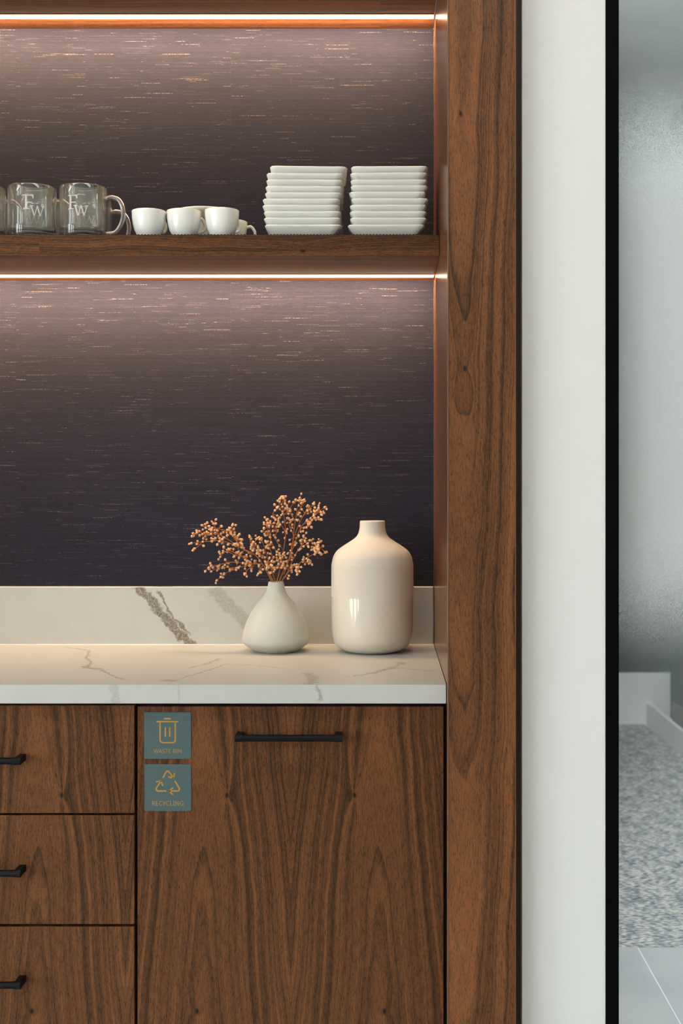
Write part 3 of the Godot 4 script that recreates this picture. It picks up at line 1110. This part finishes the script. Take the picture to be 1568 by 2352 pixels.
# ---------------------------------------------------------------- glass mugs
func bent_text(s: String, width: float, shift: Vector2, R: float) -> Array:
	var m := text_mesh(s, "Droid Serif", 400, width, 0.0003)
	var arr := m.surface_get_arrays(0)
	var v: PackedVector3Array = arr[Mesh.ARRAY_VERTEX]
	var nn: PackedVector3Array = arr[Mesh.ARRAY_NORMAL]
	for i in v.size():
		var t := (v[i].x + shift.x) / R
		var rr := R + 0.0003 + v[i].z
		v[i] = Vector3(rr * sin(t), v[i].y + shift.y, rr * cos(t))
		nn[i] = nn[i].rotated(Vector3.UP, t)
	arr[Mesh.ARRAY_VERTEX] = v
	arr[Mesh.ARRAY_NORMAL] = nn
	arr[Mesh.ARRAY_TANGENT] = null
	return arr

func build_mugs() -> void:
	var R := 0.0540
	var H := 0.1165
	var st := start()
	var prof := [Vector2(0, 0.003), Vector2(0.040, 0.003), Vector2(0.044, 0.0), Vector2(0.049, 0.0), Vector2(0.0525, 0.0022), Vector2(R, 0.007), Vector2(R, 0.030), Vector2(R, 0.085), Vector2(R, H - 0.002), Vector2(R - 0.0006, H - 0.0006), Vector2(R - 0.0020, H), Vector2(R - 0.0036, H - 0.0010), Vector2(R - 0.0044, H - 0.004), Vector2(R - 0.0046, 0.085), Vector2(R - 0.0048, 0.030), Vector2(R - 0.0062, 0.018), Vector2(R - 0.0110, 0.0125), Vector2(R - 0.020, 0.0110), Vector2(0.0, 0.0105)]
	lathe(st, prof, 96)
	st.generate_normals()
	var body := st.commit()
	body.surface_set_material(0, M.mug_glass)
	st = start()
	var hp := [Vector3(R - 0.0005, 0.090, 0), Vector3(R + 0.012, 0.0925, 0), Vector3(R + 0.030, 0.084, 0), Vector3(R + 0.0385, 0.060, 0), Vector3(R + 0.034, 0.033, 0), Vector3(R + 0.020, 0.014, 0), Vector3(R - 0.0005, 0.011, 0)]
	tube(st, spline(hp, 8), 0.0056, 0.0052, 16)
	st.generate_normals()
	var hand := st.commit()
	hand.surface_set_material(0, M.mug_glass)
	var mono := ArrayMesh.new()
	mono.add_surface_from_arrays(Mesh.PRIMITIVE_TRIANGLES, bent_text("F", 0.0225, Vector2(-0.0125, 0.0725), R))
	mono.add_surface_from_arrays(Mesh.PRIMITIVE_TRIANGLES, bent_text("W", 0.033, Vector2(0.0065, 0.0540), R))
	for k in 2: mono.surface_set_material(k, M.etched)
	var base := SHELF_TOP + 0.0026
	# x in the picture, distance, turn of the handle, turn of the monogram, label
	var spots := [
		[192.5, 2.768, -8.0, 0.0, "clear glass mug with an etched FW, front row, beside the espresso cups"],
		[74.0, 2.768, 38.0, 20.0, "clear glass mug with an etched FW, second in the front row from the cups"],
		[-43.0, 2.768, 38.0, 10.0, "clear glass mug cut by the edge of the photo, front row"],
		[204.0, 2.888, 12.0, 8.0, "clear glass mug behind the front one beside the cups, only its handle clear of it"],
		[92.0, 2.888, 38.0, -6.0, "clear glass mug in the back row, second from the cups"],
		[-20.0, 2.888, 38.0, 5.0, "clear glass mug in the back row, farthest from the cups"],
	]
	for s in spots:
		var o := thing("glass_mug", s[4], "mug", Vector3(at(s[0], 0, s[1]).x, base, -s[1]), "glass mugs on the shelf")
		inst("body", body, o)
		inst("handle", hand, o).rotation.y = deg_to_rad(s[2])
		inst("monogram", mono, o).rotation.y = deg_to_rad(s[3])

# ---------------------------------------------------------------- vases
func build_vases() -> void:
	# wide bottle vase: sandy above, glossy below
	var k := 1.0 / 976.0
	var yb := COUNTER_TOP + 0.0003
	var z := 2.892
	var o := thing("bottle_vase", "tall cream bottle vase with a narrow neck, standing by the walnut side panel", "vase", Vector3(at(855.0, 0, z).x, yb, -z))
	var low := [Vector2(0, 0.002), Vector2(0.046, 0.002), Vector2(0.048, 0.0), Vector2(0.054, 0.0)]
	for p in [[68, 4.5], [81, 13], [89, 25], [92.5, 40], [94, 60], [94.5, 100], [94.5, 128]]: low.append(Vector2(p[0] * k, p[1] * k))
	var hi := []
	for p in [[94.5, 128], [94.5, 150], [94.2, 195], [93, 205], [89.5, 219], [82, 231], [69.5, 241], [50, 253.5], [38.5, 262], [32.5, 271], [30, 281], [29, 289], [28.8, 297], [28.3, 299.2], [26.8, 300], [25, 299], [24.5, 295], [24.5, 270], [40, 245], [80, 215]]: hi.append(Vector2(p[0] * k, p[1] * k))
	var st := start()
	lathe(st, spline(low.slice(3), 4), 96)
	lathe(st, low.slice(0, 4), 96, [1, 2])
	st.generate_normals()
	obj("glazed_body", st, M.shiny_glaze, o).set_meta("label", "glossy lower body")
	st = start()
	lathe(st, spline(hi, 4), 96)
	st.generate_normals()
	obj("matte_shoulder", st, M.sandy_glaze, o).set_meta("label", "matte sandy shoulder and neck")
	# small drop vase
	z = 2.898
	k = 1.0 / 973.0
	o = thing("bud_vase", "small squat cream vase holding the dried berry sprigs", "vase", Vector3(at(633.8, 0, z).x, yb, -z))
	var pr := []
	for p in [[46, 0], [55, 4.5], [66, 11.5], [74.5, 19.5], [77, 28], [75.5, 42], [70.5, 60], [63.7, 76.5], [53.5, 95], [42, 111], [31.5, 122.5], [24, 133], [20, 144.5], [18, 155], [17.6, 158], [16.8, 159], [15.6, 158.6], [15, 156], [15, 140], [25, 122], [50, 85]]: pr.append(Vector2(p[0] * k, p[1] * k))
	st = start()
	lathe(st, spline(pr, 4), 96)
	lathe(st, [Vector2(0, 0.001), Vector2(0.040, 0.001), Vector2(0.042, 0.0), Vector2(46 * k, 0)], 96, [1, 2])
	st.generate_normals()
	obj("body", st, M.matte_glaze, o)

# ---------------------------------------------------------------- dried sprigs
func berry(st: SurfaceTool, c: Vector3, d: Vector3, r: float) -> void:
	var side := d.cross(Vector3(0.3, 0.2, 0.93)).normalized()
	var up := side.cross(d).normalized()
	var rings := []
	for q in [[-0.95, 0.0], [-0.7, 0.62], [-0.1, 1.0], [0.55, 0.74], [1.0, 0.30], [1.3, 0.0]]:
		var ring := PackedVector3Array()
		for k in 7:
			var t := -TAU * k / 7.0
			ring.append(c + d * (q[0] * r) + (side * cos(t) + up * sin(t)) * (q[1] * r))
		rings.append(ring)
	loft(st, rings, true, 0)

func build_sprigs() -> void:
	var z := 2.898
	var mouth := at(633.8, 1344, z)
	# each sprig: label, then branches as points in the close-up of the picture with a depth offset in centimetres at the tip
	var sprigs := [
		["dried berry sprig arching far over, away from the bottle vase, with a drooping tip", [
			["925,990 860,880 740,690 580,600 440,510 320,455 200,465 112,455", 1.5], ["640,640 540,545 470,455 420,430 300,400 185,378", -1.0], ["700,670 560,590 400,530 250,535 105,550", 3.0],
			["560,590 520,480 495,440 496,378", 0.5], ["580,600 575,560 560,480", 2.0], ["440,510 350,500 250,470 180,570 135,605", 2.5], ["360,470 330,420 305,360", 0.0], ["300,440 220,470 170,435", 1.0]]],
		["dried berry sprig spreading low along the top of the stone upstand", [
			["930,990 880,890 800,770 680,770 560,800 440,850 355,920", 3.0], ["760,760 650,755 500,740 370,765 282,790", 4.0], ["600,790 500,800 390,790 295,832", 2.0], ["700,770 600,690 500,650 400,605", -1.5],
			["640,700 540,680 440,640 380,690", 1.0], ["720,780 660,810 640,855", 3.0], ["800,780 770,820 770,850", 3.5]]],
		["short bushy dried berry sprig in the middle, just above the vase mouth", [
			["935,990 900,860 860,740 830,620 800,500", 3.5], ["840,700 740,640 680,560 690,510", 2.0], ["740,640 720,560 760,500", 2.5], ["870,780 900,700 880,600 850,540", 4.0], ["880,820 960,760 1000,700 980,650", 4.5], ["860,760 800,680 760,620", 4.0], ["880,850 850,800 860,720 900,760", 5.0], ["890,850 960,800 1000,790", 4.0]]],
		["tallest dried berry sprig standing straight up out of the vase", [
			["940,990 960,860 990,700 1025,480 1010,300 990,200 1000,92", -1.0], ["1000,620 930,520 935,420 900,430", 0.0], ["1010,420 960,330 900,270 940,200", 0.5], ["960,800 930,640 870,500 845,400 815,350", 1.0], ["880,520 870,430 850,320", 0.0], ["1000,260 960,180 975,100", -1.0], ["1005,280 1050,230 1040,180", 0.0], ["860,470 810,430 880,370 960,350", 1.5]]],
		["dried berry sprig fanning upwards towards the bottle vase", [
			["950,990 1000,850 1080,650 1105,450 1130,270 1163,105", -2.0], ["1060,720 1110,500 1200,290 1312,165", 0.5], ["1010,870 1100,610 1180,400 1290,290 1420,195", 1.5], ["1130,270 1190,180 1190,130", -1.0], ["1120,330 1060,230 1110,150", -1.5], ["1290,290 1360,250 1385,245", 2.0], ["1300,285 1340,250 1358,205", 1.0], ["1180,400 1260,390 1280,350", 2.5], ["1110,480 1060,380 1070,330", -2.0], ["1200,290 1230,230 1260,190", 0.0], ["1270,310 1300,320 1360,296", 2.5]]],
		["dried berry sprig bending out sideways with its tip hanging near the bottle vase", [
			["955,990 1040,860 1100,720 1170,600 1250,530 1350,570 1425,645", 2.0], ["1010,900 1070,830 1180,745 1290,670 1370,645", 3.5], ["1060,840 1110,790 1160,790 1150,830", 4.0], ["1300,550 1330,560 1365,545", 2.0], ["1170,600 1230,570 1260,580", 3.0], ["1330,660 1360,620 1320,610", 3.0], ["1200,740 1250,740 1275,720", 3.5], ["1190,590 1200,520 1210,490", 1.0]]],
	]
	for i in sprigs.size():
		var s: Array = sprigs[i]
		var o := thing("dried_berry_sprig", s[0], "dried flower", mouth, "dried berry sprigs in the small vase")
		var stem := start()
		var twig := start()
		var fruit := start()
		for b in s[1].size():
			var words: PackedStringArray = s[1][b][0].split(" ")
			var depth: float = s[1][b][1] * 0.01
			var pts := []
			for w in words.size():
				var q: PackedStringArray = words[w].split(",")
				var p := at(420.0 + float(q[0]) / 4.355, 1120.0 + float(q[1]) / 4.355, z)
				var t := float(w) / (words.size() - 1)
				if b > 0: t = 0.5 + 0.5 * t
				p.z += depth * t * t
				p -= mouth
				if b == 0 and w == 0:
					p = Vector3((i - 2.5) * 0.0022, -0.06, 0.004 * sin(i * 2.3))
					pts.append(p)
					p = Vector3((i - 2.5) * 0.0040, 0.0, 0.006 * sin(i * 2.3))
				pts.append(p)
			var path := spline(pts, 7)
			tube(stem, path, 0.0017 if b == 0 else 0.0010, 0.0005, 7)
			var total := path.size()
			var first := int(total * 0.42) if b == 0 else 2
			var j := first
			while j < total:
				var a: Vector3 = path[mini(j, total - 1)]
				var dir: Vector3 = (path[mini(j + 1, total - 1)] - path[maxi(j - 1, 0)]).normalized()
				for rep in (2 if rng.randf() < 0.45 else 1):
					var out := (dir * rng.randf_range(0.1, 0.9) + Vector3(rng.randf_range(-1, 1), rng.randf_range(-0.9, 1.0), rng.randf_range(-1, 1))).normalized()
					var l := rng.randf_range(0.004, 0.0105)
					var e := a + out * l
					var mid := a + out * l * 0.55 + dir * 0.0012
					tube(twig, [a, mid, e], 0.00055, 0.0006, 5, false)
					berry(fruit, e + out * 0.002, (out + Vector3(rng.randf_range(-0.3, 0.3), rng.randf_range(-0.3, 0.3), 0)).normalized(), rng.randf_range(0.0025, 0.0037))
				j += rng.randi_range(2, 3)
			var tip: Vector3 = path[total - 1]
			berry(fruit, tip, (tip - path[total - 2]).normalized(), 0.0032)
		stem.generate_normals()
		twig.generate_normals()
		fruit.generate_normals()
		obj("stem", stem, M.stem, o)
		tag(obj("twigs", twig, M.twig, o), "", "", "", "stuff")
		tag(obj("berries", fruit, M.berry, o), "", "", "", "stuff")
